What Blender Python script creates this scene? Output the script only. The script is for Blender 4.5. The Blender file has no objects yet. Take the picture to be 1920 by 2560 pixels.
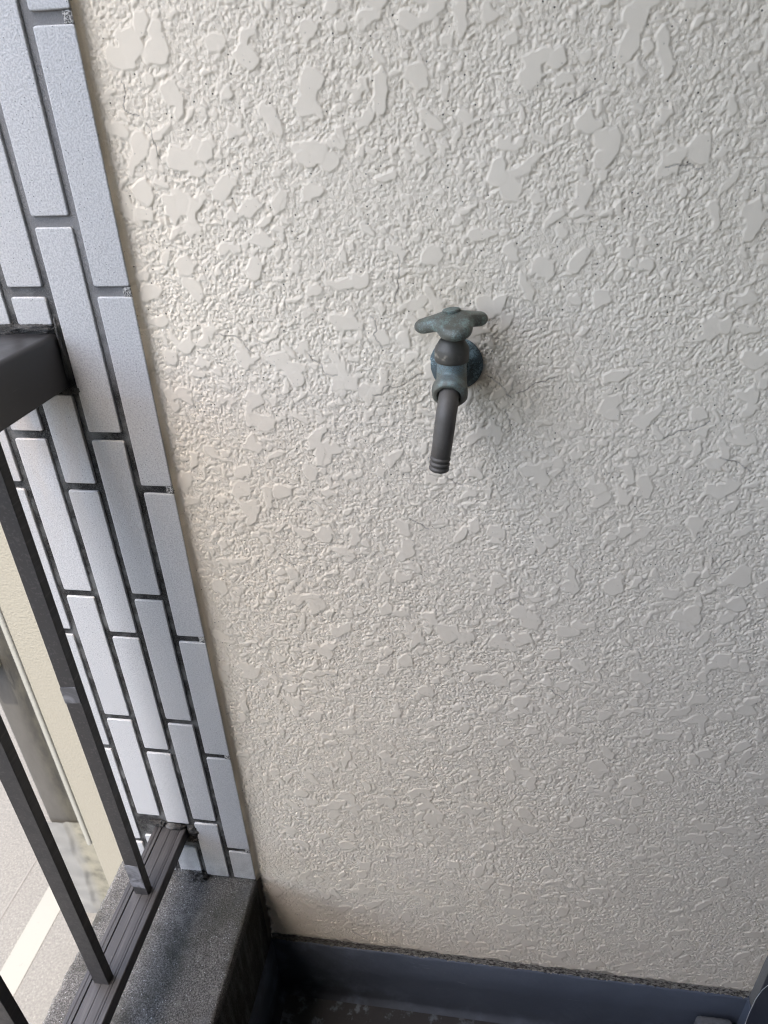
import bpy, bmesh, math, random
import numpy as np
from mathutils import Vector, Matrix, noise
random.seed(7)
rng = np.random.default_rng(11)
SC = bpy.context.scene
COL = SC.collection
R = math.radians

# ------------------------------------------------------------------ camera
CAM = Vector((0.3691, -0.7008, 1.1828))
right = Vector((0.9900, 0.1367, -0.0356)); down = Vector((0.0379, -0.5002, -0.8651)); fwd = Vector((-0.1360, 0.8551, -0.5003))
cd = bpy.data.cameras.new('camera'); cam = bpy.data.objects.new('camera', cd); COL.objects.link(cam)
M = Matrix((right, -down, -fwd)).transposed().to_4x4(); M.translation = CAM
cam.matrix_world = M
cd.sensor_fit = 'HORIZONTAL'; cd.sensor_width = 36.0; cd.lens = 1739.64 / 1920 * 36
cd.clip_start = 0.02; cd.clip_end = 2000
cd.dof.use_dof = True; cd.dof.focus_distance = 0.95; cd.dof.aperture_fstop = 14.0
SC.camera = cam

# ------------------------------------------------------------------ daylight
SUN_EL, SUN_AZ = 76.0, 180.0          # azimuth clockwise from +Y
w = bpy.data.worlds.new('World'); SC.world = w; w.use_nodes = True
wn = w.node_tree.nodes; wl = w.node_tree.links; wn.clear()
sky = wn.new('ShaderNodeTexSky'); sky.sky_type = 'NISHITA'; sky.sun_disc = False
sky.sun_elevation = R(SUN_EL); sky.sun_rotation = R(SUN_AZ); sky.air_density = 1.0; sky.dust_density = 5.0; sky.ozone_density = 1.0
bg = wn.new('ShaderNodeBackground'); bg.inputs[1].default_value = 0.15
wo = wn.new('ShaderNodeOutputWorld'); wl.new(sky.outputs[0], bg.inputs[0]); wl.new(bg.outputs[0], wo.inputs[0])
sd = bpy.data.lights.new('sun', 'SUN'); sd.energy = 2.0; sd.angle = R(0.53); sd.color = (1.0, 0.95, 0.87)
so = bpy.data.objects.new('sun', sd); COL.objects.link(so)
sdir = Vector((math.sin(R(SUN_AZ)) * math.cos(R(SUN_EL)), math.cos(R(SUN_AZ)) * math.cos(R(SUN_EL)), math.sin(R(SUN_EL))))
so.rotation_euler = (-sdir).to_track_quat('-Z', 'Y').to_euler(); so.location = sdir * 30
SC.render.engine = 'CYCLES'
SC.view_settings.view_transform = 'Standard'; SC.view_settings.look = 'None'
SC.view_settings.gamma = 1.0; SC.view_settings.use_curve_mapping = False
SC.view_settings.exposure = 2.93
SC.cycles.use_adaptive_sampling = False; SC.cycles.use_denoising = True
SC.cycles.filter_width = 1.15; SC.cycles.max_bounces = 10; SC.cycles.diffuse_bounces = 6

# ------------------------------------------------------------------ helpers
def tag(o, label=None, cat=None, group=None, kind=None):
    if label: o['label'] = label
    if cat: o['category'] = cat
    if group: o['group'] = group
    if cat and not kind: kind = 'thing'
    if kind: o['kind'] = kind
    return o

def link(name, me, mat=None, parent=None, smooth=False):
    o = bpy.data.objects.new(name, me); COL.objects.link(o)
    if mat: me.materials.append(mat)
    if parent is not None: o.parent = parent
    if smooth: me.polygons.foreach_set('use_smooth', [True] * len(me.polygons))
    return o

def from_bm(name, bm, mat=None, parent=None, smooth=False):
    bmesh.ops.recalc_face_normals(bm, faces=bm.faces)
    me = bpy.data.meshes.new(name); bm.to_mesh(me); bm.free()
    return link(name, me, mat, parent, smooth)

def empty(name, loc=(0, 0, 0), rz=0):
    o = bpy.data.objects.new(name, None); COL.objects.link(o); o.location = loc; o.rotation_euler = (0, 0, rz)
    o.empty_display_size = 0.05
    return o

def box(bm, x0, x1, y0, y1, z0, z1, bev=0.0, seg=2):
    r = bmesh.ops.create_cube(bm, size=1)
    vs = r['verts']
    for v in vs:
        v.co = Vector(((x0 + x1) / 2 + v.co.x * (x1 - x0), (y0 + y1) / 2 + v.co.y * (y1 - y0), (z0 + z1) / 2 + v.co.z * (z1 - z0)))
    if bev > 0:
        es = list({e for v in vs for e in v.link_edges})
        bmesh.ops.bevel(bm, geom=es, offset=bev, segments=seg, affect='EDGES', profile=0.5)

def lathe(bm, prof, origin=(0, 0, 0), axis=(0, 0, 1), n=40, rfun=None, cap=True):
    """prof: list of (r, s) along the axis"""
    a = Vector(axis).normalized(); q = Vector((0, 0, 1)).rotation_difference(a); o = Vector(origin)
    rings = []
    for (r, s) in prof:
        ring = []
        for i in range(n):
            t = 2 * math.pi * i / n
            rr = r * (rfun(t, s) if rfun else 1.0)
            ring.append(bm.verts.new(o + q @ Vector((rr * math.cos(t), rr * math.sin(t), s))))
        rings.append(ring)
    for A, Bq in zip(rings, rings[1:]):
        for i in range(n):
            bm.faces.new((A[i], A[(i + 1) % n], Bq[(i + 1) % n], Bq[i]))
    if cap:
        bm.faces.new(rings[0][::-1]); bm.faces.new(rings[-1])

def tube(bm, pts, r, n=8):
    pts = [Vector(p) for p in pts]; rings = []
    for i, p in enumerate(pts):
        t = (pts[min(i + 1, len(pts) - 1)] - pts[max(i - 1, 0)]).normalized()
        q = Vector((0, 0, 1)).rotation_difference(t)
        rings.append([bm.verts.new(p + q @ Vector((r * math.cos(2 * math.pi * k / n), r * math.sin(2 * math.pi * k / n), 0))) for k in range(n)])
    for A, Bq in zip(rings, rings[1:]):
        for i in range(n): bm.faces.new((A[i], A[(i + 1) % n], Bq[(i + 1) % n], Bq[i]))
    bm.faces.new(rings[0][::-1]); bm.faces.new(rings[-1])

class G:
    """tiny node-graph writer"""
    def __init__(s, name):
        s.m = bpy.data.materials.new(name); s.m.use_nodes = True
        s.t = s.m.node_tree; s.t.nodes.clear()
        s.out = s.t.nodes.new('ShaderNodeOutputMaterial')
        s.b = s.t.nodes.new('ShaderNodeBsdfPrincipled'); s.t.links.new(s.b.outputs[0], s.out.inputs[0])
        s.pos = s.t.nodes.new('ShaderNodeNewGeometry').outputs['Position']
    def put(s, sock, v):
        if isinstance(v, bpy.types.NodeSocket): s.t.links.new(v, sock)
        elif isinstance(v, (tuple, list)) and len(v) == 3 and sock.type == 'RGBA': sock.default_value = (*v, 1)
        else: sock.default_value = v
    def set(s, **k):
        for n, v in k.items(): s.put(s.b.inputs[n.replace('_', ' ')], v)
    def math(s, op, a, b=0.0, c=0.0, clamp=False):
        n = s.t.nodes.new('ShaderNodeMath'); n.operation = op; n.use_clamp = clamp
        for i, v in enumerate((a, b, c)): s.put(n.inputs[i], v)
        return n.outputs[0]
    def noise(s, scale, detail=3, rough=0.55, vec=None, dist=0.0, col=False):
        n = s.t.nodes.new('ShaderNodeTexNoise'); s.put(n.inputs['Vector'], vec if vec is not None else s.pos)
        n.inputs['Scale'].default_value = scale; n.inputs['Detail'].default_value = detail
        n.inputs['Roughness'].default_value = rough; n.inputs['Distortion'].default_value = dist
        return n.outputs['Color' if col else 'Fac']
    def voro(s, scale, feat='F1', vec=None, rand=1.0, out='Distance'):
        n = s.t.nodes.new('ShaderNodeTexVoronoi'); n.feature = feat; s.put(n.inputs['Vector'], vec if vec is not None else s.pos)
        n.inputs['Scale'].default_value = scale; n.inputs['Randomness'].default_value = rand
        return n.outputs[out]
    def ramp(s, v, a, b, lo=0.0, hi=1.0):
        n = s.t.nodes.new('ShaderNodeMapRange'); n.interpolation_type = 'SMOOTHSTEP'
        s.put(n.inputs[0], v)
        for i, x in zip((1, 2, 3, 4), (a, b, lo, hi)): n.inputs[i].default_value = x
        return n.outputs[0]
    def mix(s, f, a, b):
        n = s.t.nodes.new('ShaderNodeMix'); n.data_type = 'RGBA'
        s.put(n.inputs[0], f); s.put(n.inputs[6], a); s.put(n.inputs[7], b)
        return n.outputs[2]
    def xyz(s):
        n = s.t.nodes.new('ShaderNodeSeparateXYZ'); s.put(n.inputs[0], s.pos); return n.outputs
    def scale(s, v):
        n = s.t.nodes.new('ShaderNodeVectorMath'); n.operation = 'MULTIPLY'; s.put(n.inputs[0], s.pos); n.inputs[1].default_value = v
        return n.outputs[0]
    def attr(s, name):
        n = s.t.nodes.new('ShaderNodeAttribute'); n.attribute_name = name; return n.outputs['Fac']
    def bump(s, h, dist, strength=1.0):
        n = s.t.nodes.new('ShaderNodeBump'); n.inputs['Strength'].default_value = strength; n.inputs['Distance'].default_value = dist
        s.put(n.inputs['Height'], h)
        if s.b.inputs['Normal'].links: s.t.links.new(s.b.inputs['Normal'].links[0].from_socket, n.inputs['Normal'])
        s.put(s.b.inputs['Normal'], n.outputs[0])

# ------------------------------------------------------------------ materials
def m_stucco():
    g = G('cream_stucco_paint')
    c = g.mix(g.noise(6, 3), (0.77, 0.676, 0.530), (0.815, 0.726, 0.585))
    c = g.mix(g.math('MULTIPLY', g.attr('stain'), 0.42), c, (0.50, 0.42, 0.29))
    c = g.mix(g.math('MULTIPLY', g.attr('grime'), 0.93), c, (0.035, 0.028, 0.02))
    # pin holes in the coat
    d = g.voro(210, rand=1.0); cc = g.voro(210, out='Color')
    sp = g.t.nodes.new('ShaderNodeSeparateColor'); g.put(sp.inputs[0], cc)
    pit = g.math('MULTIPLY', g.ramp(d, 0.12, 0.20, 1, 0), g.ramp(sp.outputs[0], 0.84, 0.85))
    pit = g.math('MULTIPLY', pit, g.ramp(g.attr('sand'), 0.2, 0.6, 0.25, 1))
    c = g.mix(g.math('MULTIPLY', pit, 0.9), c, (0.06, 0.05, 0.045))
    c = g.mix(g.math('MULTIPLY', g.attr('crack'), 0.7), c, (0.12, 0.10, 0.085))
    g.set(Base_Color=c, Roughness=0.85, Specular_IOR_Level=0.2)
    g.bump(g.math('MULTIPLY', g.math('ADD', g.noise(520, 2, 0.6), g.noise(1000, 2, 0.5)), g.attr('sand')), 0.0007, 0.8)
    g.bump(g.noise(900, 3, 0.6), 0.0002, 0.4)
    g.bump(g.math('SUBTRACT', 1.0, pit), 0.0006, 0.8)
    return g.m

def m_plainwall():
    g = G('plain_cream_wall')
    c = g.mix(g.noise(4, 4), (0.60, 0.57, 0.50), (0.66, 0.63, 0.565))
    g.set(Base_Color=c, Roughness=0.9, Specular_IOR_Level=0.1); g.bump(g.noise(160, 4, 0.6), 0.002, 0.8)
    return g.m

def m_tile():
    g = G('white_glazed_tile')
    n1 = g.noise(520, 2, 0.5); n2 = g.noise(900, 1, 0.5)
    c = g.mix(g.ramp(n1, 0.36, 0.62), (0.385, 0.381, 0.368), (0.505, 0.497, 0.478))
    c = g.mix(g.ramp(n2, 0.62, 0.72, 0, 0.35), c, (0.20, 0.20, 0.205))
    oi = g.t.nodes.new('ShaderNodeObjectInfo'); c = g.mix(g.math('MULTIPLY', oi.outputs['Random'], 0.16), c, (0.33, 0.325, 0.31))
    d = g.voro(260); cc = g.voro(260, out='Color')
    sp = g.t.nodes.new('ShaderNodeSeparateColor'); g.put(sp.inputs[0], cc)
    dot = g.math('MULTIPLY', g.ramp(d, 0.09, 0.15, 1, 0), g.ramp(sp.outputs[1], 0.90, 0.91))
    c = g.mix(g.math('MULTIPLY', dot, 0.9), c, (0.03, 0.03, 0.035))
    X = g.xyz()
    # dirt plus warm street bounce painted brown under the handrail, grime by the kerb
    below = g.math('MULTIPLY', g.ramp(X[2], 0.62, 0.90), g.ramp(X[2], 0.905, 0.915, 1, 0))
    below = g.math('MULTIPLY', below, g.ramp(X[0], -0.07, -0.05, 1, 0.35))
    below = g.math('MULTIPLY', below, g.ramp(g.noise(28, 4, 0.6, vec=g.scale((1, 1, 0.3))), 0.3, 0.65))
    c = g.mix(g.math('MULTIPLY', below, 0.55), c, (0.40, 0.33, 0.26))
    low = g.math('MULTIPLY', g.ramp(X[2], 0.0, 0.10, 1, 0), g.ramp(g.noise(45, 4), 0.35, 0.7))
    c = g.mix(g.math('MULTIPLY', low, 0.6), c, (0.22, 0.20, 0.19))
    g.set(Base_Color=c, Roughness=0.42, Specular_IOR_Level=0.4)
    g.bump(n1, 0.0009, 0.55)
    g.bump(g.noise(160, 2), 0.0008, 0.4)
    return g.m

def m_mortar():
    g = G('grey_mortar')
    X = g.xyz(); grain = g.noise(1100, 3, 0.7); patch = g.noise(18, 4, 0.6)
    lim = g.math('ADD', X[2], g.math('MULTIPLY', g.math('SUBTRACT', patch, 0.5), 0.5))
    mould = g.ramp(lim, 0.82, 1.08, 1, 0)
    mould = g.math('MAXIMUM', mould, g.math('MULTIPLY', g.ramp(X[0], -0.10, -0.075, 1, 0), g.ramp(X[2], 0.95, 1.15, 1, 0)))
    clean = g.mix(grain, (0.17, 0.165, 0.16), (0.30, 0.295, 0.285))
    dark = g.mix(g.ramp(grain, 0.45, 0.75), (0.016, 0.015, 0.014), (0.16, 0.155, 0.14))
    lighter = g.mix(g.ramp(g.noise(30, 3), 0.4, 0.7), dark, g.mix(grain, (0.06, 0.06, 0.056), (0.22, 0.215, 0.20)))
    g.set(Base_Color=g.mix(mould, clean, lighter), Roughness=0.95, Specular_IOR_Level=0.2)
    g.bump(grain, 0.0012, 0.9)
    return g.m

def m_alu():
    g = G('dark_bronze_aluminium')
    n = g.noise(60, 3, 0.6); streak = g.noise(300, 2, 0.5, vec=g.scale((1, 0.04, 1)))
    c = g.mix(n, (0.033, 0.0315, 0.031), (0.050, 0.0475, 0.046))
    dust = g.ramp(g.noise(240, 4, 0.7), 0.60, 0.80)
    c = g.mix(g.math('MULTIPLY', dust, 0.22), c, (0.26, 0.24, 0.21))
    c = g.mix(g.math('MULTIPLY', g.ramp(streak, 0.5, 0.8), 0.25), c, (0.18, 0.165, 0.155))
    g.set(Base_Color=c, Metallic=0.35, Roughness=g.ramp(n, 0.3, 0.7, 0.40, 0.55), Specular_IOR_Level=0.42)
    g.bump(streak, 0.0002, 0.3)
    return g.m

def m_handrail():
    g = G('satin_black_handrail')
    n = g.noise(30, 4, 0.6)
    c = g.mix(n, (0.018, 0.018, 0.019), (0.032, 0.031, 0.031))
    scr = g.ramp(g.noise(500, 2, 0.5, vec=g.scale((1, 0.05, 1))), 0.68, 0.78)
    c = g.mix(g.math('MULTIPLY', scr, 0.25), c, (0.12, 0.12, 0.12))
    g.set(Base_Color=c, Roughness=g.ramp(n, 0.3, 0.7, 0.28, 0.42), Specular_IOR_Level=0.5)
    return g.m

def m_curb():
    g = G('rough_dark_concrete')
    grain = g.noise(420, 4, 0.8); fine = g.noise(900, 2, 0.6)
    d = g.voro(240); big = g.noise(7, 4, 0.6); X = g.xyz()
    c = g.mix(g.ramp(grain, 0.40, 0.66), (0.058, 0.056, 0.052), (0.225, 0.218, 0.204))
    c = g.mix(g.ramp(fine, 0.60, 0.72, 0, 0.5), c, (0.34, 0.345, 0.35))
    cc = g.voro(240, out='Color'); sp = g.t.nodes.new('ShaderNodeSeparateColor'); g.put(sp.inputs[0], cc)
    spk = g.math('MULTIPLY', g.ramp(d, 0.10, 0.26, 1, 0), g.ramp(sp.outputs[0], 0.70, 0.78))
    c = g.mix(g.math('MULTIPLY', spk, 0.85), c, (0.50, 0.51, 0.52))
    blot = g.noise(24, 5, 0.7)
    c = g.mix(g.ramp(blot, 0.50, 0.68, 0, 0.5), c, (0.022, 0.021, 0.018))
    c = g.mix(g.ramp(g.noise(31, 4, 0.7, dist=0.6), 0.55, 0.72, 0, 0.5), c, (0.23, 0.222, 0.205))
    # worn pale patches by the inner edge, mossy olive elsewhere
    worn = g.math('MULTIPLY', g.ramp(X[0], -0.075, -0.005), g.ramp(g.noise(13, 4, 0.6), 0.47, 0.66))
    worn = g.math('MULTIPLY', worn, g.ramp(X[2], -0.02, 0.0))
    c = g.mix(g.math('MULTIPLY', worn, 0.45), c, (0.27, 0.275, 0.29))
    moss = g.ramp(big, 0.42, 0.62)
    c = g.mix(g.math('MULTIPLY', moss, 0.55), c, (0.040, 0.041, 0.030))
    side = g.ramp(X[2], -0.03, -0.008, 1, 0)
    streak = g.noise(60, 4, 0.6, vec=g.scale((1, 1, 0.15)))
    c = g.mix(g.math('MULTIPLY', side, 0.75), c, g.mix(g.ramp(streak, 0.45, 0.7), (0.014, 0.013, 0.010), (0.075, 0.078, 0.075)))
    g.set(Base_Color=c, Roughness=1.0, Specular_IOR_Level=0.08)
    g.bump(grain, 0.003, 1.0); g.bump(g.math('SUBTRACT', 1.0, d), 0.0012, 0.5)
    return g.m

def m_upstand():
    g = G('navy_waterproof_paint')
    n = g.noise(9, 4, 0.6)
    c = g.mix(n, (0.062, 0.073, 0.095), (0.094, 0.109, 0.136))
    X = g.xyz(); md = g.math('ADD', g.ramp(X[0], 0.02, 0.30, 0.55, 0.0), g.math('MULTIPLY', g.ramp(X[2], -0.37, -0.28, 1, 0), 0.35))  # kerb-corner shade painted into the navy, darker to the left and floor
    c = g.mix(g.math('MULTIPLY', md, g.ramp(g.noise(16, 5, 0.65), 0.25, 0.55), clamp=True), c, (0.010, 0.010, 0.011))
    scuff = g.ramp(g.noise(70, 3, 0.6, vec=g.scale((0.25, 1, 1.4)), dist=1.2), 0.70, 0.76)
    c = g.mix(g.math('MULTIPLY', scuff, 0.35), c, (0.20, 0.23, 0.28))
    g.set(Base_Color=c, Roughness=0.8, Specular_IOR_Level=0.25); g.bump(g.noise(35, 3), 0.004, 0.5); g.bump(scuff, 0.0006, 0.6)
    return g.m

def m_floor():
    g = G('flaking_grey_floor_paint')
    n = g.noise(34, 5, 0.65); X = g.xyz()
    dirt = g.math('SUBTRACT', n, g.math('MULTIPLY', g.ramp(X[1], -0.16, -0.01), -0.16))
    c = g.mix(g.ramp(dirt, 0.50, 0.62), (0.080, 0.092, 0.108), (0.016, 0.016, 0.017))
    spk = g.ramp(g.noise(230, 2), 0.64, 0.70)
    c = g.mix(g.math('MULTIPLY', spk, 0.7), c, (0.012, 0.011, 0.010))
    g.set(Base_Color=c, Roughness=0.7); g.bump(n, 0.003, 0.7)
    return g.m

def m_strip():
    g = G('bare_mouldy_mortar')
    n = g.noise(260, 4, 0.75, vec=g.scale((0.6, 1, 1)))
    c = g.mix(g.ramp(n, 0.38, 0.62), (0.030, 0.024, 0.018), (0.42, 0.39, 0.33))
    c = g.mix(g.math('MULTIPLY', g.ramp(g.xyz()[0], 0.05, 0.30, 1, 0), 0.7), c, (0.05, 0.042, 0.032))
    g.set(Base_Color=c, Roughness=0.95); g.bump(n, 0.003, 1.0)
    return g.m

def m_bronze(name, a, b, patina, amount, thr=0.5, metal=0.35):
    g = G(name)
    n = g.noise(120, 4, 0.65); f = g.noise(1500, 2, 0.6)
    c = g.mix(n, a, b)
    p = g.math('MULTIPLY', g.ramp(g.math('ADD', g.math('MULTIPLY', g.noise(55, 4, 0.65), 0.55), g.math('MULTIPLY', g.noise(700, 3, 0.7), 0.45)), thr, thr + 0.12), amount)
    c = g.mix(p, c, patina)
    c = g.mix(g.ramp(f, 0.66, 0.74, 0, 0.35), c, (0.30, 0.32, 0.31))
    g.set(Base_Color=c, Metallic=metal, Roughness=0.55, Specular_IOR_Level=0.4)
    g.bump(f, 0.0003, 0.6); g.bump(n, 0.0004, 0.4)
    return g

def m_asphalt():
    g = G('dry_asphalt')
    n = g.noise(70, 3, 0.7); d = g.voro(60)
    c = g.mix(g.ramp(n, 0.3, 0.7), (0.040, 0.0378, 0.0345), (0.064, 0.0612, 0.0555))
    c = g.mix(g.ramp(d, 0.10, 0.32, 0.35, 0), c, (0.115, 0.11, 0.10))
    c = g.mix(g.ramp(g.noise(0.9, 3), 0.4, 0.7, 0, 0.25), c, (0.039, 0.037, 0.034))
    g.set(Base_Color=c, Roughness=0.9); g.bump(n, 0.006, 0.5)
    return g.m

def m_roadpaint():
    g = G('worn_white_road_paint')
    n = g.noise(40, 4, 0.7)
    c = g.mix(g.ramp(n, 0.62, 0.75), (0.080, 0.078, 0.069), (0.054, 0.052, 0.047))
    g.set(Base_Color=c, Roughness=0.8); return g.m

def m_simple(name, c1, c2, scale=8, rough=0.8, bumpd=0.003, bs=60, metal=0.0):
    g = G(name)
    g.set(Base_Color=g.mix(g.noise(scale, 4, 0.6), c1, c2), Roughness=rough, Metallic=metal)
    g.bump(g.noise(bs, 3), bumpd, 0.6); return g.m

MS = m_stucco(); MW = m_plainwall(); MT = m_tile(); MM = m_mortar(); MA = m_alu(); MH = m_handrail(); MC = m_curb()
MU = m_upstand(); MF = m_floor(); MSTRIP = m_strip(); MROAD = m_asphalt(); MLINE = m_roadpaint()

# ------------------------------------------------------------------ constants of the place
YS = 0.0118            # stucco face (tile face is y = 0)
FLOOR = -0.376; CEIL = 2.35; XR = 0.874; GROUND = -3.2
YB = -2.5              # how far the balcony runs behind the camera

# ------------------------------------------------------------------ stucco wall with real relief
def gauss_noise(h, wd, sig):
    ky = np.fft.fftfreq(h)[:, None]; kx = np.fft.rfftfreq(wd)[None, :]
    f = np.fft.rfft2(rng.standard_normal((h, wd)).astype(np.float32))
    f *= np.exp(-2 * (math.pi ** 2) * sig * sig * (kx * kx + ky * ky))
    r = np.fft.irfft2(f, s=(h, wd)); return (r / r.std()).astype(np.float32)

def blur(a, sig):
    h, wd = a.shape; p = int(sig * 4) + 1
    b = np.pad(a, p, mode='edge')
    ky = np.fft.fftfreq(b.shape[0])[:, None]; kx = np.fft.rfftfreq(b.shape[1])[None, :]
    f = np.fft.rfft2(b) * np.exp(-2 * (math.pi ** 2) * sig * sig * (kx * kx + ky * ky))
    return np.fft.irfft2(f, s=b.shape)[p:p + h, p:p + wd].astype(np.float32)

def sstep(a, lo, hi):
    t = np.clip((a - lo) / (hi - lo), 0, 1); return t * t * (3 - 2 * t)

SX0, SX1, SZ0, SZ1 = 0.0, XR, -0.182, 1.42
def stucco_wall():
    res = 0.5e-3                                    # height-field cell, metres
    W = int((SX1 - SX0) / res) + 1; H = int((SZ1 - SZ0) / res) + 1
    mm = res * 1000
    # domain warp so that the blobs get ragged outlines (in mm)
    wx = gauss_noise(H, W, 2.0 / mm) * 0.9 + gauss_noise(H, W, 6.0 / mm) * 2.0
    wz = gauss_noise(H, W, 2.0 / mm) * 0.9 + gauss_noise(H, W, 6.0 / mm) * 2.0
    gx = np.arange(W, dtype=np.float32)[None, :] * mm + wx
    gz = np.arange(H, dtype=np.float32)[:, None] * mm + wz
    area = (SX1 - SX0) * (SZ1 - SZ0)
    P = np.full((H, W), -9.0, np.float32)           # inside distance to the nearest blob edge, mm
    cap = np.zeros((H, W), np.float32)
    field = gauss_noise(H, W, 28 / mm) * 0.7 + gauss_noise(H, W, 70 / mm) * 0.7
    def scatter(n, lo, hi, sk, el, capv):
        nonlocal P, cap
        cx = rng.uniform(0, W * mm, 4 * n); cz = rng.uniform(0, H * mm, 4 * n)
        q = field[np.clip((cz / mm).astype(int), 0, H - 1), np.clip((cx / mm).astype(int), 0, W - 1)]
        keep = np.argsort(-(q * 0.28 + rng.standard_normal(4 * n)))[:n]; keep = rng.permutation(keep)
        cx, cz = cx[keep], cz[keep]
        rr = lo + (hi - lo) * rng.uniform(0, 1, n) ** sk
        th = rng.uniform(0, math.pi, n); e = 1 + el * rng.uniform(0, 1, n) ** 2
        hv = capv * rng.uniform(0.9, 1.08, n)
        for i in range(n):
            ext = rr[i] * math.sqrt(e[i]) + 7
            a0 = max(0, int((cx[i] - ext) / mm)); a1 = min(W, int((cx[i] + ext) / mm) + 1)
            b0 = max(0, int((cz[i] - ext) / mm)); b1 = min(H, int((cz[i] + ext) / mm) + 1)
            if a1 <= a0 or b1 <= b0: continue
            dx = gx[b0:b1, a0:a1] - cx[i]; dz = gz[b0:b1, a0:a1] - cz[i]
            c, s = math.cos(th[i]), math.sin(th[i]); q = math.sqrt(e[i])
            u = (dx * c + dz * s) / q; v = (-dx * s + dz * c) * q
            p = rr[i] - np.sqrt(u * u + v * v)
            sub = P[b0:b1, a0:a1]; m = p > sub
            sub[m] = p[m]; cap[b0:b1, a0:a1][m] = hv[i]
    scatter(int(2600 * area), 0.9, 2.6, 1.3, 0.8, 1.15)
    scatter(int(3600 * area), 1.9, 5.0, 1.4, 1.6, 1.5)
    scatter(int(1500 * area), 3.8, 12.5, 2.0, 2.0, 1.62)
    plate = sstep(P, -0.35, 1.15) * cap
    sand = gauss_noise(H, W, 0.52 / mm) * 0.50 + gauss_noise(H, W, 0.86 / mm) * 0.54 + gauss_noise(H, W, 1.9 / mm) * 0.17
    dens = 0.85 + 0.12 * gauss_noise(H, W, 22 / mm)
    sand = np.clip(sand * 0.46 * np.clip(dens, 0.35, 1.3) + 0.36, -0.5, 1.15)
    top = plate + gauss_noise(H, W, 3.0 / mm) * 0.035 + gauss_noise(H, W, 9.0 / mm) * 0.05
    k = 0.08                                          # soft maximum of plate and sand
    d = np.clip(0.5 + (top - sand) / (2 * k), 0, 1)
    h = top * d + sand * (1 - d) + k * d * (1 - d)
    sandm = blur(1 - d, 0.5 / mm)
    h = blur(h, 0.30 / mm)
    h += gauss_noise(H, W, 60 / mm) * 0.25
    # smooth coved strip beside the tiles, flattened trowelled edge at the foot
    X = np.arange(W)[None, :] * mm; Z = np.arange(H)[:, None] * mm
    h *= sstep(X + wx * 0.8, 2.0, 10.0) * 0.95 + 0.05
    h *= sstep(Z + wz * 0.8, 0.0, 5.0) * 0.75 + 0.25
    h *= sstep(SX1 * 1000 - X, 0.0, 9.0) * 0.8 + 0.2
    # flattened coat round the tap
    fx, fz = 339 - SX0 * 1000, 949.5 - SZ0 * 1000
    rt = np.sqrt((X - fx) ** 2 + (Z - fz) ** 2)
    h = h * (sstep(rt + wx * 3, 24, 40) * 0.75 + 0.25) + (1 - sstep(rt, 24, 40)) * 0.5
    cove = 10.5 * np.exp(-X / 2.6)                    # mm toward the viewer at the tile edge
    # hairline cracks
    crack = np.zeros((H, W), np.float32)
    def run(x, z, ang, length, branch=0.0):
        a = ang
        for i in range(int(length / 0.4)):
            a += random.gauss(0, 0.16) + (ang - a) * 0.05
            x += 0.4 * math.cos(a); z += 0.4 * math.sin(a)
            j, k2 = int(x / mm), int(z / mm)
            if 0 <= j < W - 1 and 0 <= k2 < H - 1: crack[k2, j] = 1
    P0 = lambda x, z: (x - SX0 * 1000, z - SZ0 * 1000)
    for x, z, a, l in ((371, 938, -0.55, 40), (403, 918, 0.15, 45), (393, 900, -1.5, 30), (306, 938, 3.2, 70), (28, 1215, -1.05, 40), (45, 1180, -1.35, 35),
                       (285, 760, -0.4, 30), (430, 1180, 0.15, 25), (560, 870, 0.3, 50), (620, 850, -0.2, 40), (180, 960, -0.7, 45), (250, 1000, -1.1, 40),
                       (330, 815, -0.6, 22), (395, 640, 0.0, 40), (165, -140, -1.3, 40), (280, 1060, -0.9, 50), (80, 980, -0.5, 50), (520, 1130, 0.2, 35), (640, 700, 0.4, 30),
                       (700, 1050, -0.6, 45), (120, 700, -0.9, 30), (470, 500, 0.2, 30)):
        run(*P0(x, z), a, l)
    cb = blur(crack, 0.35 / mm); crack = np.clip(cb / max(cb.max(), 1e-6) * 1.6, 0, 1)
    h -= crack * 0.3
    # yellowed area round the tap, brown grime in the kerb corner
    blot = gauss_noise(H, W, 14 / mm)
    stain = np.exp(-((X - fx - 5) / 85) ** 2 - ((Z - fz + 5) / 80) ** 2) * np.clip(0.6 + 0.5 * blot, 0, 1.3)
    stain += np.clip(1 - X / 60, 0, 1) * np.clip(0.5 + 0.4 * blot, 0, 1) * 0.18
    stain = np.clip(stain, 0, 1)
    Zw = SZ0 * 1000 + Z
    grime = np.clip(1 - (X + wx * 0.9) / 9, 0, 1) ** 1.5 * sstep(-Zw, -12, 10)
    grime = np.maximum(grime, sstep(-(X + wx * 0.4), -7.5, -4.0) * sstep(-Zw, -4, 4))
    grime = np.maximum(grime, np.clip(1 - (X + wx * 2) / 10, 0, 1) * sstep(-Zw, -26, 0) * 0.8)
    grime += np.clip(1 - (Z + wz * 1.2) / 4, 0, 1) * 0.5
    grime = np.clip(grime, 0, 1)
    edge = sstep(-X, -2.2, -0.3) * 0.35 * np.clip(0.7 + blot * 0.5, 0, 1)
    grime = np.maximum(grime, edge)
    st = 2
    hs, cv = h[::st, ::st], np.broadcast_to(cove, (H, W))[::st, ::st]
    nz, nx = hs.shape
    xs = SX0 + np.arange(nx) * res * st; zs = SZ0 + np.arange(nz) * res * st
    co = np.empty((nz, nx + 1, 3), np.float32)
    co[:, 1:, 0] = xs[None, :]; co[:, 1:, 2] = zs[:, None]
    co[:, 1:, 1] = YS - (hs + cv) * 1e-3
    co[:, 0, 0] = 0.0002; co[:, 0, 2] = zs; co[:, 0, 1] = 0.0006    # reach the tile face
    # the lowest rows turn back into the wall, so that the coat has a thickness at its foot
    n = nx + 1
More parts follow.
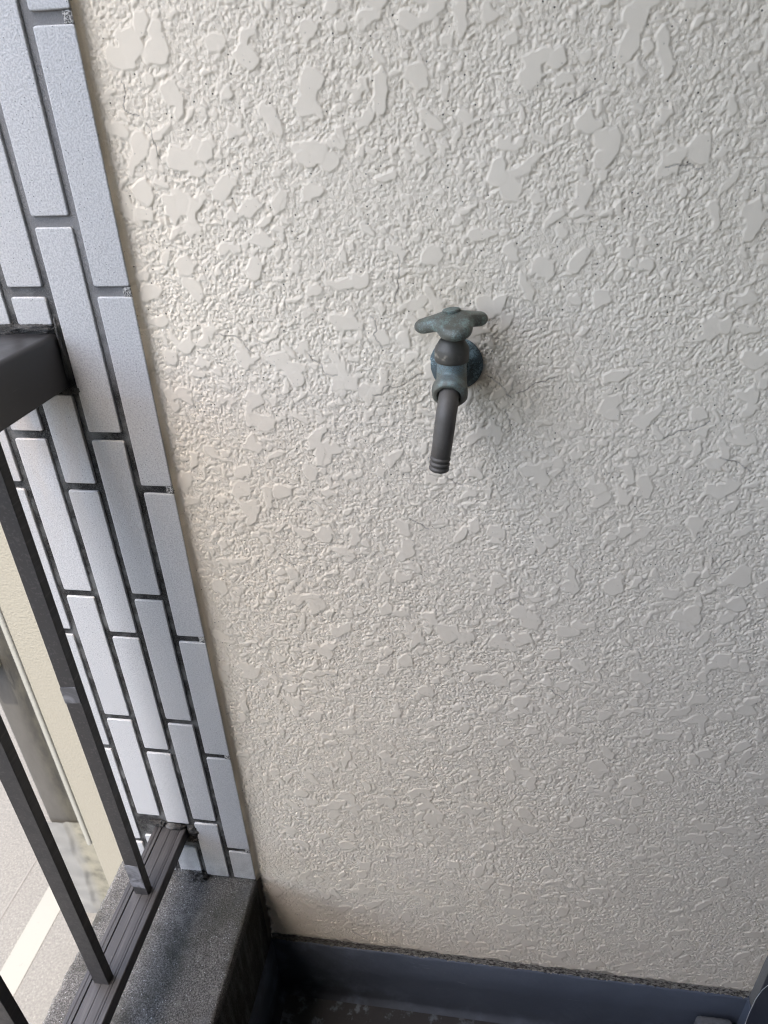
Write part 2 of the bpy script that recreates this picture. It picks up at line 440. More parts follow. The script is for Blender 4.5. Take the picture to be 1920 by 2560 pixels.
    idx = np.arange(nz * n).reshape(nz, n)
    quads = np.stack([idx[:-1, :-1], idx[:-1, 1:], idx[1:, 1:], idx[1:, :-1]], -1).reshape(-1, 4)
    me = bpy.data.meshes.new('stucco_coat')
    me.vertices.add(nz * n); me.vertices.foreach_set('co', co.ravel())
    nf = len(quads)
    me.loops.add(nf * 4); me.loops.foreach_set('vertex_index', quads.astype(np.int32).ravel())
    me.polygons.add(nf); me.polygons.foreach_set('loop_start', np.arange(nf, dtype=np.int32) * 4)
    me.update(calc_edges=True)
    me.polygons.foreach_set('use_smooth', np.ones(nf, bool))
    for nm, arr in (('stain', stain), ('grime', grime), ('crack', crack), ('sand', sandm)):
        a = me.attributes.new(nm, 'FLOAT', 'POINT')
        s = np.broadcast_to(arr, (H, W))[::st, ::st]
        a.data.foreach_set('value', np.concatenate([s[:, :1], s], 1).astype(np.float32).ravel())
    return me

stucco = empty('stucco_wall', (0.43, YS, FLOOR))
tag(stucco, 'cream stucco end wall with flattened plaster blobs, carrying the tap', 'wall')
def child(o, parent):
    o.parent = parent; o.matrix_parent_inverse = Matrix.Translation(-Vector(parent.location))
    return o
sm = link('stucco_coat', stucco_wall(), MS); child(sm, stucco)
bm = bmesh.new(); box(bm, 0.0, XR, YS + 0.0015, 0.17, FLOOR - 0.15, 1.4185); box(bm, 0.0, XR, YS, 0.17, 1.4188, CEIL)
child(from_bm('wall_core', bm, MW), stucco)
# bare, mouldy mortar line under the coat (ragged grid)
bm = bmesh.new(); nx_, nz_ = 292, 7
grid = [[bm.verts.new((0.003 + i * 0.003, YS - 0.0005 - max(0, random.gauss(0.0004, 0.0009)) - (0.0012 if j < 2 else 0), -0.2035 + j * (0.0225 / (nz_ - 1)))) for i in range(nx_ - 2)] for j in range(nz_)]
for j in range(nz_ - 1):
    for i in range(nx_ - 3): bm.faces.new((grid[j][i], grid[j][i + 1], grid[j + 1][i + 1], grid[j + 1][i]))
child(from_bm('bare_mortar_line', bm, MSTRIP, smooth=True), stucco)

# ------------------------------------------------------------------ floor, upstands, ceiling, house wall
bm = bmesh.new()
n1, n2 = 60, 60
ys = [0.02 - 0.5 * (i / n1) for i in range(n1 + 1)] + [YB]
xs = [0.0 + XR * i / n2 for i in range(n2 + 1)]
V = [[bm.verts.new((x, y, FLOOR + 0.0015 * noise.noise(Vector((x * 22, y * 22, 3.0))))) for x in xs] for y in ys]
for a, b in zip(V, V[1:]):
    for i in range(n2): bm.faces.new((a[i], a[i + 1], b[i + 1], b[i]))
floor = tag(from_bm('floor', bm, MF, smooth=True), kind='structure')
# navy painted upstand along the end wall, top edge a little wavy
def upstand_bm(p0, p1, nrm, z0, z1, t):
    bm = bmesh.new(); n = 120; p0 = Vector(p0); p1 = Vector(p1); nrm = Vector(nrm); rows = []
    for i in range(n + 1):
        p = p0.lerp(p1, i / n); wv = 0.0016 * noise.noise(Vector((i * 0.21, 1.7, t * 900))) + 0.0008 * noise.noise(Vector((i * 0.9, 5.1, 0)))
        o = 0.0012 * noise.noise(Vector((i * 0.13, 9.2, 0)))
        prof = ((0.0, z1 + wv), (t * 0.6, z1 + wv - 0.0002), (t + o, z1 + wv - 0.003), (t + o + 0.0006, (z0 + z1) / 2), (t + o + 0.001, z0 + 0.012), (t + 0.004, z0 + 0.003), (t + 0.012, z0))
        rows.append([bm.verts.new(p + nrm * a + Vector((0, 0, b))) for a, b in prof])
    for A, Bq in zip(rows, rows[1:]):
        for k in range(6): bm.faces.new((A[k], Bq[k], Bq[k + 1], A[k + 1]))
    return bm
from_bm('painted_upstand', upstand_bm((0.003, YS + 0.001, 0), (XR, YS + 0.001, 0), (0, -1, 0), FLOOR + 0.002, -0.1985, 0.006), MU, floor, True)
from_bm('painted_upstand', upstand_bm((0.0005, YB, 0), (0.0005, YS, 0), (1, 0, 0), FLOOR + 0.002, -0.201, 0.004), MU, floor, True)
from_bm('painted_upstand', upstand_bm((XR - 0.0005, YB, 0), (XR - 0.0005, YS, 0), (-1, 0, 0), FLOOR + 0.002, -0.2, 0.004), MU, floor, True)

bm = bmesh.new(); box(bm, -0.262, XR + 0.3, YB, 0.17, CEIL, CEIL + 0.18)
MCEIL = m_simple('white_ceiling_paint', (0.66, 0.60, 0.49), (0.70, 0.64, 0.53), 5)
tag(from_bm('ceiling', bm, MCEIL), kind='structure')
bm = bmesh.new(); box(bm, XR, XR + 0.3, YB, 0.17, FLOOR - 0.15, CEIL)
hw = tag(from_bm('house_wall', bm, m_simple('weathered_grey_render', (0.13, 0.125, 0.11), (0.19, 0.183, 0.165), 14, 0.95, 0.002, 200)), 'weathered grey house wall closing the balcony at the lower right edge', 'wall')
gl = G('dark_door_glass'); gl.set(Base_Color=(0.012, 0.014, 0.016), Roughness=0.06)
bm = bmesh.new(); box(bm, XR - 0.012, XR - 0.002, YB + 0.1, -0.30, FLOOR + 0.12, CEIL - 0.25); from_bm('door_glass', bm, gl.m, hw)
bm = bmesh.new()
for y0, y1, z0, z1 in ((YB + 0.05, -0.25, FLOOR + 0.05, FLOOR + 0.12), (YB + 0.05, -0.25, CEIL - 0.25, CEIL - 0.2), (-0.30, -0.25, FLOOR + 0.1202, CEIL - 0.2502), (YB + 0.05, YB + 0.1, FLOOR + 0.1202, CEIL - 0.2502), (-1.62, -1.56, FLOOR + 0.1202, CEIL - 0.2502)):
    box(bm, XR - 0.03, XR - 0.0005, y0, y1, z0, z1)
from_bm('door_frame', bm, MH, hw)
bm = bmesh.new(); box(bm, -0.2, XR - 0.0005, YB - 0.05, YB - 0.001, FLOOR, CEIL - 0.001)  # unseen board added behind the camera to cut the frontal light
tag(from_bm('added_partition', bm, m_simple('added_slate_board', (0.15, 0.15, 0.15), (0.18, 0.18, 0.18))), kind='structure')
bm = bmesh.new(); box(bm, 0.02, 6.0, YB - 3, 0.168, GROUND, FLOOR - 0.16)
bm2 = bmesh.new(); box(bm2, -0.2, XR, YB, 0.0, FLOOR - 0.155, FLOOR - 0.004)
tag(from_bm('balcony_slab', bm2, MW), kind='structure')
tag(from_bm('lower_storey', bm, MW), kind='structure')

# ------------------------------------------------------------------ kerb
def curb():
    bm = bmesh.new()
    ys = [YS - 0.0012 - 0.003 * i for i in range(180)] + [-0.65, -0.9, -1.4, -2.2, YB]
    prof = [(-0.262, FLOOR - 0.15), (-0.262, -0.2), (-0.2615, -0.012)] + [(-0.2605, -0.004), (-0.257, -0.0006)]
    prof += [(-0.254 + 0.0031 * i, 0.0) for i in range(81)]
    prof += [(-0.0042, -0.0005), (-0.0016, -0.0022), (-0.0004, -0.006)] + [(0.0, -0.012 - 0.006 * i) for i in range(33)] + [(0.0, FLOOR)]
    rows = []
    for y in ys:
        row = []
        for (x, z) in prof:
            a = noise.noise(Vector((x * 90, y * 90, z * 90))) * 0.0007 + noise.noise(Vector((x * 330, y * 330, z * 330))) * 0.0006 + noise.noise(Vector((x * 14, y * 14, z * 14))) * 0.0012
            nx = 0.0; nz = 1.0
            if z < -0.003: nx, nz = (1.0, 0.0) if x > -0.1 else (-1.0, 0.0)
            if abs(x + 0.26) < 0.006 and z > -0.02:
                a *= 2.6
            row.append(bm.verts.new((x + nx * a, y, z + nz * a)))
        rows.append(row)
    for A, Bq in zip(rows, rows[1:]):
        for k in range(len(prof) - 1): bm.faces.new((A[k], A[k + 1], Bq[k + 1], Bq[k]))
    bm.faces.new(rows[0])
    return bm
kerb = tag(from_bm('concrete_kerb', curb(), MC, smooth=True), 'rough dark concrete kerb under the bottom rail', 'kerb')

# ------------------------------------------------------------------ tiled pillar strip
pillar = empty('tiled_pillar', (-0.12, 0.05, 0.0))
tag(pillar, 'pillar strip clad in long upright white speckled tiles at the left', 'pillar')
bm = bmesh.new(); box(bm, -0.2395, -0.0006, 0.0032, 0.17, 0.0006, CEIL); box(bm, -0.2395, -0.0006, 0.0142, 0.168, GROUND, 0.0)
child(from_bm('mortar_bed', bm, MM), pillar)

def tile_mesh(wd, ht, seed):
    """rounded-corner tile, centred, face towards -y"""
    rd = random.Random(seed); bm = bmesh.new(); rings = []
    for inset, y in ((0.0, 0.0036), (0.0, 0.0011), (0.0003, 0.0004), (0.0009, 0.00005), (0.0014, 0.0), (0.0022, 0.0)):
        ring = []; r = max(0.0024 - inset, 0.0008); a, b = wd / 2 - inset, ht / 2 - inset
        for sx, sz, t0 in ((1, 1, 0), (-1, 1, 90), (-1, -1, 180), (1, -1, 270)):
            for k in range(3):
                t = R(t0 + 45 * k); ring.append(bm.verts.new((sx * (a - r) + r * math.cos(t), y, sz * (b - r) + r * math.sin(t))))
        rings.append(ring)
    n = len(rings[0])
    for A, Bq in zip(rings, rings[1:]):
        for i in range(n): bm.faces.new((A[i], A[(i + 1) % n], Bq[(i + 1) % n], Bq[i]))
    bm.faces.new(rings[-1])
    bmesh.ops.recalc_face_normals(bm, faces=bm.faces)
    me = bpy.data.meshes.new('tile'); bm.to_mesh(me); bm.free(); me.materials.append(MT)
    me.polygons.foreach_set('use_smooth', [True] * len(me.polygons))
    return me
TILES = {}
def tile(x0, x1, z0, z1):
    key = (round(x1 - x0, 4), round(z1 - z0, 4))
    if key not in TILES: TILES[key] = tile_mesh(x1 - x0, z1 - z0, len(TILES))
    o = bpy.data.objects.new('tile', TILES[key]); COL.objects.link(o)
    o.location = ((x0 + x1) / 2, random.uniform(-0.0002, 0.0003), (z0 + z1) / 2)
    o.rotation_euler = (random.gauss(0, 0.0012), random.gauss(0, 0.0008), random.gauss(0, 0.006))
    child(o, pillar)
PITCH, JOINT = 0.236, 0.0106
cols = [(-0.0404, -0.0004, 0.0887), (-0.0906, -0.0495, 0.158), (-0.1399, -0.0993, 0.0888), (-0.1898, -0.1489, 0.158), (-0.2397, -0.1990, 0.0885)]
cuts = {2: [(0.0995, 0.143), (0.912, 0.9925)], 3: [(0.0995, 0.143), (0.912, 0.9925)]}
for ci, (x0, x1, zb) in enumerate(cols):
    spans = [(0.004 if ci < 2 else 0.006, zb - JOINT)]
    z = zb
    while z < CEIL - 0.02:
        spans.append((z, min(z + PITCH - JOINT, CEIL - 0.003))); z += PITCH
    for (c0, c1) in cuts.get(ci, ()):
        out = []
        for a, b in spans:
            if b <= c0 or a >= c1: out.append((a, b)); continue
            if c0 - a > 0.012: out.append((a, c0))
            if b - c1 > 0.012: out.append((c1, b))
        spans = out
    for a, b in spans: tile(x0, x1, a, b)
# rough whitish dabs where the wall paint laps into the edge joints
g = G('spattered_paint'); n = g.noise(700, 3, 0.7)
g.set(Base_Color=g.mix(g.ramp(n, 0.42, 0.58), (0.07, 0.065, 0.06), (0.62, 0.60, 0.55)), Roughness=0.9); g.bump(n, 0.002, 1.0)
for k in range(8):
    z = 0.0887 + PITCH * k
    bm = bmesh.new(); box(bm, -0.0098, -0.0008, 0.0009, 0.0034, z - JOINT + 0.0003, z - 0.0004, 0.0006, 2)
    child(from_bm('paint_dab', bm, g.m, smooth=True), pillar)
# crumbly mortar round the two rail ends
def lump(parent, c, s, seed, mat=MM, name='mortar_patch', amp=0.35):
    bm = bmesh.new(); bmesh.ops.create_icosphere(bm, subdivisions=5, radius=1.0)
    for v in bm.verts:
        p = v.co.copy(); k = 1 + amp * noise.noise(p * 1.6 + Vector((seed * 3.1, 0, 0))) + amp * 0.5 * noise.noise(p * 5 + Vector((0, seed, 0))) + amp * 0.55 * noise.noise(p * 11) + amp * 0.4 * noise.noise(p * 23)
        v.co = Vector((c[0] + p.x * s[0] * k, c[1] + p.y * s[1] * k, c[2] + p.z * s[2] * k))
    o = from_bm(name, bm, mat, smooth=True)
    if parent is not None: child(o, parent)
    return o
for i, (c, s) in enumerate((((-0.120, 0.0015, 0.988), (0.026, 0.005, 0.0055)), ((-0.155, 0.0015, 0.987), (0.022, 0.005, 0.006)), ((-0.0955, 0.002, 0.955), (0.004, 0.005, 0.040)),
                            ((-0.098, 0.002, 0.918), (0.012, 0.004, 0.006)), ((-0.0955, 0.001, 0.126), (0.010, 0.004, 0.013)), ((-0.125, -0.001, 0.1360), (0.016, 0.006, 0.0045)),
                            ((-0.103, 0.001, 0.103), (0.014, 0.005, 0.006)), ((-0.158, 0.0, 0.139), (0.014, 0.005, 0.005)))):
    lump(pillar, c, s, i)
lump(pillar, (-0.118, -0.002, 0.004), (0.026, 0.012, 0.008), 21, MC, 'mortar_fillet', 0.5)

# ------------------------------------------------------------------ railing
rail = empty('balcony_railing', (-0.135, -1.5, 0.0))
tag(rail, 'dark bronze aluminium balcony railing with flat uprights on a grooved rail', 'railing')
def loft_y(prof, y0, y1, closed=True):
    bm = bmesh.new(); A = [bm.verts.new((x, y0, z)) for x, z in prof]; Bq = [bm.verts.new((x, y1, z)) for x, z in prof]
    n = len(prof)
    for i in range(n): bm.faces.new((A[i], A[(i + 1) % n], Bq[(i + 1) % n], Bq[i]))
    bm.faces.new(A); bm.faces.new(Bq[::-1])
    return bm
RT = 0.1325; XL, XRL = -0.1625, -0.1070
def gro(x, wd, dp): return [(x - wd / 2, RT), (x - wd / 2, RT - dp), (x + wd / 2, RT - dp), (x + wd / 2, RT)]
prof = [(XL, 0.110), (XL, RT - 0.0012), (XL + 0.0012, RT - 0.0004)] + [(XL + 0.0062, RT - 0.0004)] + gro(XL + 0.0068, 0.0009, 0.0012)
prof += gro(XL + 0.0136, 0.0022, 0.0075)
prof += gro(XL + 0.0300, 0.0009, 0.0014) + gro(XL + 0.0425, 0.0007, 0.0008) + gro(XL + 0.0462, 0.0009, 0.0014)
prof += [(XRL - 0.0012, RT), (XRL, RT - 0.0012), (XRL, 0.110), (XRL - 0.003, 0.1085), (XL + 0.003, 0.1085)]
child(from_bm('bottom_rail', loft_y(prof, -0.0005, -0.659, True), MA), rail)
hp = []
hx0, hx1, hz0, hz1 = -0.176, -0.0975, 0.9225, 0.9835
for cx, cz, r, t0 in ((hx1 - 0.006, hz1 - 0.006, 0.006, 0), (hx0 + 0.006, hz1 - 0.006, 0.006, 90), (hx0 + 0.002, hz0 + 0.002, 0.002, 180), (hx1 - 0.002, hz0 + 0.002, 0.002, 270)):
    for k in range(7): t = R(t0 + 15 * k); hp.append((cx + r * math.cos(t), cz + r * math.sin(t)))
hr = from_bm('handrail', loft_y(hp, 0.0005, YB), MH, smooth=True); child(hr, rail)
md = hr.modifiers.new('split', 'EDGE_SPLIT'); md.split_angle = R(40)
bx0, bx1 = -0.1437, -0.1213
bm = bmesh.new(); box(bm, bx0, bx1, -0.00675, 0.00675, RT - 0.0005, hz0 + 0.0005, 0.0005, 1)
bme = bpy.data.meshes.new('baluster'); bm.to_mesh(bme); bm.free(); bme.materials.append(MA)
bals = []
for k in range(4):
    o = bpy.data.objects.new('baluster', bme); COL.objects.link(o); o.location = (0, -0.1133 - 0.1300 * k, 0); child(o, rail); bals.append(o)
# unseen solid wall added beyond the railed bay to darken the lower stucco
bm = bmesh.new(); box(bm, -0.2, -0.06, YB, -0.66, 0.002, hz0 - 0.001, 0.004, 2)
tag(from_bm('added_parapet', bm, MW), kind='structure')
# film residue on the first upright
g = G('stuck_film'); n = g.noise(38, 3, 0.6, dist=1.0)
g.set(Base_Color=g.mix(g.ramp(n, 0.35, 0.7), (0.07, 0.07, 0.072), (0.19, 0.19, 0.198)), Roughness=0.22); g.bump(n, 0.002, 0.5)
for z0, z1 in ((0.150, 0.205), (0.545, 0.572)):
    bm = bmesh.new(); box(bm, bx0 - 0.0004, bx1 - 0.0006, -0.0074, -0.00678, z0, z1, 0.0002, 1)
    for v in bm.verts: v.co.z += 0.004 * noise.noise(Vector((v.co.x * 60, 0, z0 * 40)))
    o = from_bm('film_strip', bm, g.m); o.parent = bals[0]

# ------------------------------------------------------------------ tap
tap = empty('water_tap', (0.339, YS, 0.9495), R(-2.0))
tag(tap, 'weathered bronze tap with three-lobed handle on the stucco wall', 'tap')
gB = m_bronze('weathered_bronze', (0.110, 0.107, 0.082), (0.160, 0.155, 0.122), (0.19, 0.25, 0.225), 0.7, 0.50); MB = gB.m
MHN = m_bronze('grey_green_handle', (0.090, 0.090, 0.072), (0.130, 0.129, 0.103), (0.20, 0.27, 0.24), 0.8, 0.48).m
MBD = m_bronze('dark_bronze', (0.072, 0.066, 0.054), (0.110, 0.101, 0.082), (0.12, 0.14, 0.13), 0.25, 0.56).m
MSP = m_bronze('grey_spout', (0.092, 0.082, 0.069), (0.130, 0.117, 0.099), (0.16, 0.17, 0.17), 0.25, 0.56).m
MFL = m_bronze('blue_patina', (0.045, 0.056, 0.056), (0.105, 0.138, 0.140), (0.27, 0.37, 0.385), 0.95, 0.48, 0.1).m
# blue bloom on the body under the bonnet
X = gB.t.nodes.new('ShaderNodeSeparateXYZ'); gB.put(X.inputs[0], gB.pos)
bloom = gB.math('MULTIPLY', gB.ramp(X.outputs[2], 0.952, 0.970), gB.ramp(gB.noise(1100, 3, 0.7), 0.35, 0.62))
old = gB.b.inputs['Base Color'].links[0].from_socket
gB.put(gB.b.inputs['Base Color'], gB.mix(gB.math('MULTIPLY', bloom, 0.85), old, (0.21, 0.30, 0.33)))
# wall flange
bm = bmesh.new(); lathe(bm, [(0.0279, 0.0), (0.0281, 0.0016), (0.0276, 0.0028), (0.0255, 0.0042), (0.0205, 0.0062), (0.0165, 0.0082), (0.0145, 0.0096), (0.0140, 0.014)], axis=(0, -1, 0), n=64)
from_bm('wall_flange', bm, MFL, tap, True)
# body: barrel, upright chamber and slanting outlet collar fused together
yb = -0.057; dc = Vector((-0.03, -math.cos(R(24)), -math.sin(R(24)))).normalized()
face = Vector((-0.0005, -0.0775, -0.0075))
bm = bmesh.new()
lathe(bm, [(0.0118, 0.0), (0.0118, 0.057)], origin=(0, -0.004, 0), axis=(0, -1, 0), n=40)
lathe(bm, [(0.009, -0.0205), (0.0138, -0.0150), (0.0152, -0.004), (0.0146, 0.008), (0.0142, 0.0215)], origin=(0, yb, 0), n=40)
lathe(bm, [(0.0130, -0.020), (0.0168, -0.013), (0.0176, -0.008), (0.0176, -0.0035), (0.0150, 0.0004), (0.0116, 0.0006), (0.0114, -0.004)], origin=face, axis=dc, n=44, rfun=lambda t, s_: 1 - 0.02 * math.cos(8 * t))
body = from_bm('body', bm, MB, tap, True)
r_ = body.modifiers.new('fuse', 'REMESH'); r_.mode = 'VOXEL'; r_.voxel_size = 0.0007; r_.use_smooth_shade = True
s_ = body.modifiers.new('soften', 'SMOOTH'); s_.factor = 0.5; s_.iterations = 6
# bonnet nut
def hexr(t, s):
    k = math.cos(R(30)) / math.cos(((t + R(30)) % R(60)) - R(30))
    return 0.30 * min(1.0, k / 0.93) + 0.70
bm = bmesh.new(); lathe(bm, [(0.0142, 0.0205), (0.0163, 0.0218), (0.0170, 0.0240), (0.0170, 0.0330), (0.0163, 0.0352), (0.0125, 0.0415), (0.0108, 0.0432)], origin=(0, yb, 0), n=48, rfun=hexr)
gN = m_bronze('scraped_bronze', (0.072, 0.066, 0.054), (0.110, 0.101, 0.082), (0.12, 0.14, 0.13), 0.25, 0.56)
XN = gN.xyz(); o_ = gN.b.inputs['Base Color'].links[0].from_socket
win = gN.math('MULTIPLY', gN.ramp(XN[2], 0.9745, 0.977), gN.ramp(XN[2], 0.979, 0.982, 1, 0))
win = gN.math('MULTIPLY', win, gN.ramp(XN[0], 0.340, 0.346, 1, 0))
gN.put(gN.b.inputs['Base Color'], gN.mix(gN.math('MULTIPLY', win, gN.ramp(gN.noise(120, 2, 0.5), 0.45, 0.65, 0, 0.7)), o_, (0.42, 0.37, 0.28)))
bon = from_bm('bonnet', bm, gN.m, tap, True)
bm = bmesh.new(); lathe(bm, [(0.0080, 0.040), (0.0080, 0.056)], origin=(0, yb, 0), n=28)
from_bm('stem', bm, MBD, tap, True)
# three-lobed handle
def handle():
    bm = bmesh.new(); n = 120; hz = 0.0595; rings = []
    def out(t):
        return 0.0218 + 0.0174 * (0.5 + 0.5 * math.cos(3 * (t - R(40 + 2)))) ** 1.1
    def zc(r): return -0.0042 * sstep(np.float64(r), 0.008, 0.034)
    prof = []
    for f in (0.06, 0.3, 0.5, 0.66, 0.78, 0.87, 0.94): prof.append((f, 1.0))
    for a in (60, 30, 0, -30, -60, -80): prof.append((a, None))
    for f in (0.90, 0.75, 0.5, 0.3): prof.append((f, -1.0))
    for p, kind in prof:
        ring = []
        for i in range(n):
            t = 2 * math.pi * i / n; ro = out(t)
            lob = (ro - 0.0218) / 0.0174
            th = 0.0062 - 0.0006 * lob
            if kind is None:
                r = ro - 0.0055 + 0.0055 * math.cos(R(p)); z = th * math.sin(R(p)) * (0.95)
            else:
                r = (ro - 0.0034) * p / 0.94 if kind > 0 else (ro - 0.004) * p / 0.9
                e = max(0, 1 - (p / 1.02) ** 4)
                z = kind * th * (0.90 + 0.22 * e) if kind > 0 else -th * 0.96
            dr = -0.0045 * sstep(np.float64(r), 0.008, 0.038) + 0.0032 * math.exp(-(r / 0.015) ** 2)
            ring.append(bm.verts.new((r * math.cos(t), yb + r * math.sin(t), hz + z + dr)))
        rings.append(ring)
    for A, Bq in zip(rings, rings[1:]):
        for i in range(n): bm.faces.new((A[i], A[(i + 1) % n], Bq[(i + 1) % n], Bq[i]))
    bm.faces.new(rings[0]); bm.faces.new(rings[-1][::-1])
    return bm
hd = from_bm('handle', handle(), MHN, tap, True)
hd.data.transform(Matrix.Translation((0, yb, 0.0595)) @ Matrix.Rotation(R(-5), 4, 'Y') @ Matrix.Translation((0, -yb, -0.0595)))
ss = hd.modifiers.new('smooth', 'SUBSURF'); ss.levels = 1; ss.render_levels = 1
bm = bmesh.new()
lathe(bm, [(0.0084, 0.0645), (0.0084, 0.0702)], origin=(0, yb, 0), n=96, rfun=lambda t, s: 1.0 + 0.022 * (1 if math.cos(48 * t) > 0 else -1), cap=False)
lathe(bm, [(0.0082, 0.0700), (0.0079, 0.0708), (0.0066, 0.0712), (0.002, 0.0713)], origin=(0, yb, 0), n=48)
cap_ = from_bm('handle_cap', bm, MHN, hd, False)
cap_.data.transform(Matrix.Translation((0, yb, 0.0595)) @ Matrix.Rotation(R(-5), 4, 'Y') @ Matrix.Translation((0, -yb, -0.0595)))
# spout: a short elbow turned straight down, three hose rings at its end
def sweep(bm, pts, rad, n=44, cap=True):
    pts = [Vector(p) for p in pts]; rings = []
    for i, p in enumerate(pts):
        t = (pts[min(i + 1, len(pts) - 1)] - pts[max(i - 1, 0)]).normalized()
        u = (Vector((1, 0, 0)) - t * t.x).normalized(); v = t.cross(u)
        rings.append([bm.verts.new(p + u * (rad[i] * math.cos(2 * math.pi * k / n)) + v * (rad[i] * math.sin(2 * math.pi * k / n))) for k in range(n)])
    for A, Bq in zip(rings, rings[1:]):
        for i in range(n): bm.faces.new((A[i], A[(i + 1) % n], Bq[(i + 1) % n], Bq[i]))
    if cap: bm.faces.new(rings[0]); bm.faces.new(rings[-1])
ctl = [face - dc * 0.006, face + dc * 0.002, face + dc * 0.008 + Vector((0, 0, -0.0015)), Vector((-0.0018, -0.0905, -0.0205)), Vector((-0.0026, -0.0925, -0.0290))]
tip = Vector((-0.0082, -0.0960, -0.0775)); el = ctl[-1]; dd = (tip - el).normalized(); LS = (tip - el).length
def catmull(P, m):
    P = [P[0] * 2 - P[1]] + P + [P[-1] + (P[-1] - P[-2])]; out = []
    for i in range(1, len(P) - 2):
        for k in range(m):
            t = k / m; a, b, c, d = P[i - 1], P[i], P[i + 1], P[i + 2]
            out.append(0.5 * (2 * b + (c - a) * t + (2 * a - 5 * b + 4 * c - d) * t * t + (3 * b - a - 3 * c + d) * t ** 3))
    return out
path = catmull(ctl, 6); rad = [0.0100] * len(path)
for f, r in ((0.0, 0.0100), (0.3, 0.0099), (0.66, 0.0097), (0.685, 0.0087), (0.997, 0.0087), (1.0, 0.0086)): path.append(el + dd * (LS * f)); rad.append(r)
path += [tip - dd * 0.0004, tip - dd * 0.02]; rad += [0.0070, 0.0068]
bm = bmesh.new(); sweep(bm, path[:-2], rad[:-2], cap=True)
sp = from_bm('spout', bm, MSP, tap, True); e_ = sp.modifiers.new('split', 'EDGE_SPLIT'); e_.split_angle = R(50)
for s0 in (0.0152, 0.0100, 0.0048):
    bm = bmesh.new(); lathe(bm, [(0.0084, 0), (0.0098, 0.0007), (0.0102, 0.0022), (0.0098, 0.0036), (0.0084, 0.0043)], origin=tip - dd * s0, axis=dd, n=44, cap=False)
    from_bm('hose_ring', bm, MSP, sp, True)

# ------------------------------------------------------------------ lower right corner
MN = m_simple('dark_navy_casing_paint', (0.010, 0.012, 0.018), (0.018, 0.021, 0.030), 20, 0.6, 0.001)
bm = bmesh.new(); box(bm, 0.8505, XR - 0.0005, -0.13, -0.036, FLOOR + 0.003, 0.95, 0.004, 2)
tag(from_bm('pipe_casing', bm, MN), 'dark navy casing standing against the house wall, lower right corner', 'casing')
bm = bmesh.new()
P = [(0.8495, -0.060, 0.02), (0.8495, -0.055, -0.02), (0.8488, -0.0445, -0.065), (0.8483, -0.040, -0.105), (0.8482, -0.040, -0.15), (0.8482, -0.043, -0.20), (0.8482, -0.05, -0.26), (0.8482, -0.055, FLOOR + 0.01)]
tube(bm, P, 0.0004, 8)
MCORD = m_simple('white_cord', (0.5, 0.5, 0.5), (0.6, 0.6, 0.58), 30)
tag(from_bm('thin_cord', bm, MCORD, smooth=True), 'thin white cord hanging down the dark navy casing', 'cord')
MBLK = m_simple('pale_concrete', (0.065, 0.068, 0.070), (0.13, 0.133, 0.135), 180, 0.95, 0.002, 300)
bm = bmesh.new(); box(bm, 0.787, 0.849, -0.17, -0.0065, FLOOR + 0.001, -0.240, 0.008, 3)
tag(from_bm('concrete_block', bm, MBLK, smooth=False), 'grey concrete block on the floor against the navy upstand', 'block')

# ------------------------------------------------------------------ street below and the neighbouring wall
def sheet(name, x0, x1, y0, y1, z, mat):
    bm = bmesh.new(); bm.faces.new([bm.verts.new(p) for p in ((x0, y0, z), (x1, y0, z), (x1, y1, z), (x0, y1, z))])
    return tag(from_bm(name, bm, mat), kind='structure')
sheet('road', -400, 400, -400, 400, GROUND, MROAD)
sheet('road_marking', -2.365, -2.205, -30, 30, GROUND + 0.004, MLINE)
MSEAM = m_simple('asphalt_seam', (0.05, 0.047, 0.043), (0.075, 0.07, 0.065), 9, 0.9)
sheet('road_seam', -2.568, -2.556, -30, 30, GROUND + 0.004, MSEAM)

nb = empty('neighbour_house', (-1.2, 1.6, GROUND))
tag(nb, 'beige rendered house wall beyond the railing, stained at its foot', 'house')
g = G('beige_render'); n = g.noise(40, 4, 0.65)
g.set(Base_Color=g.mix(n, (0.150, 0.138, 0.106), (0.172, 0.160, 0.127)), Roughness=0.9); g.bump(g.noise(90, 3), 0.004, 0.6); MBEI = g.m
bm = bmesh.new(); box(bm, -1.732, 3.0, 1.50, 4.0, GROUND + 0.002, 3.4, 0.012, 3)
child(from_bm('wall', bm, MBEI), nb)
bm = bmesh.new(); box(bm, -1.758, -1.7325, 1.492, 1.53, -2.36, 3.38, 0.009, 3)  # added strip, paler to stand for the sunlit rounded corner
child(from_bm('lit_corner_strip', bm, m_simple('sunlit_edge_tone', (0.175, 0.17, 0.145), (0.20, 0.195, 0.17), 9, 0.7)), nb)
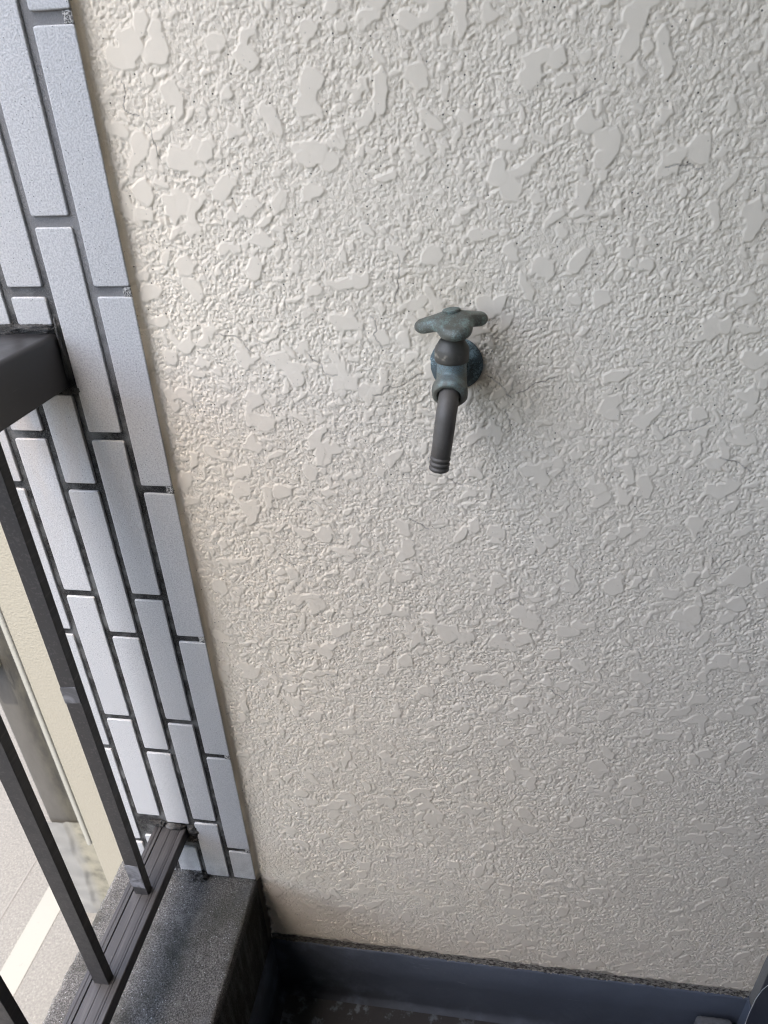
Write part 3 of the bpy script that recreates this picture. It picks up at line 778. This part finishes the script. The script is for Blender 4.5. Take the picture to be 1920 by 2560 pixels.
# dark panel set back beside the corner, mossy concrete foot below it
g = G('olive_brown_panel'); n = g.noise(14, 5, 0.7, vec=g.scale((1, 1, 0.4)))
Xn = g.xyz()
cc = g.mix(g.ramp(n, 0.35, 0.7), (0.010, 0.0085, 0.005), (0.034, 0.030, 0.019))
cc = g.mix(g.ramp(Xn[0], -1.99, -1.87, 1, 0), cc, g.mix(n, (0.030, 0.027, 0.022), (0.062, 0.058, 0.050)))
g.set(Base_Color=cc, Roughness=0.75); g.bump(n, 0.006, 0.5)
bm = bmesh.new(); box(bm, -2.055, -1.745, 1.60, 1.68, -2.37, 3.2, 0.03, 4)
child(from_bm('dark_panel', bm, g.m, smooth=False), nb)
g = G('mossy_concrete'); n = g.noise(9, 4, 0.6)
cc = g.mix(g.ramp(n, 0.42, 0.75), (0.135, 0.126, 0.095), (0.050, 0.047, 0.034))
cc = g.mix(g.ramp(g.xyz()[0], -1.95, -1.86, 1, 0), cc, g.mix(n, (0.085, 0.084, 0.078), (0.15, 0.148, 0.138)))
g.set(Base_Color=cc, Roughness=0.95); g.bump(n, 0.003, 0.4)
def foot():
    bm = bmesh.new(); nx, nz = 40, 60; rows = []
    for j in range(nz + 1):
        z = GROUND + 0.002 + (-2.30 - GROUND) * j / nz; row = []
        for i in range(nx + 1):
            x = -2.065 + 0.325 * i / nx
            step = 0.05 * sstep(np.float64(x + 1.93 + 0.03 * noise.noise(Vector((z * 6, 0.3, 0)))), -0.012, 0.012)
            y = 1.64 - 0.07 + step * 0.25 + 0.003 * noise.noise(Vector((x * 14, z * 14, 1)))
            row.append(bm.verts.new((x, y, z)))
        rows.append(row)
    for A, Bq in zip(rows, rows[1:]):
        for i in range(nx): bm.faces.new((A[i], A[i + 1], Bq[i + 1], Bq[i]))
    return bm
child(from_bm('concrete_foot', foot(), g.m, smooth=True), nb)
# white pipe bracket with a short wire at the left edge of the panel
bm = bmesh.new(); box(bm, -2.02, -1.932, 1.53, 1.60, -1.12, -1.045, 0.008, 2)
MBR = m_simple('cream_plastic', (0.19, 0.18, 0.14), (0.22, 0.21, 0.17), 10, 0.5)
br = from_bm('meter_box', bm, MBR); child(br, nb)
bm = bmesh.new(); tube(bm, [(-1.935, 1.56, -1.06), (-1.922, 1.545, -1.05), (-1.912, 1.54, -1.02), (-1.909, 1.54, -0.985), (-1.908, 1.55, -0.96)], 0.004, 8)
from_bm('wire', bm, MCORD, br, True)
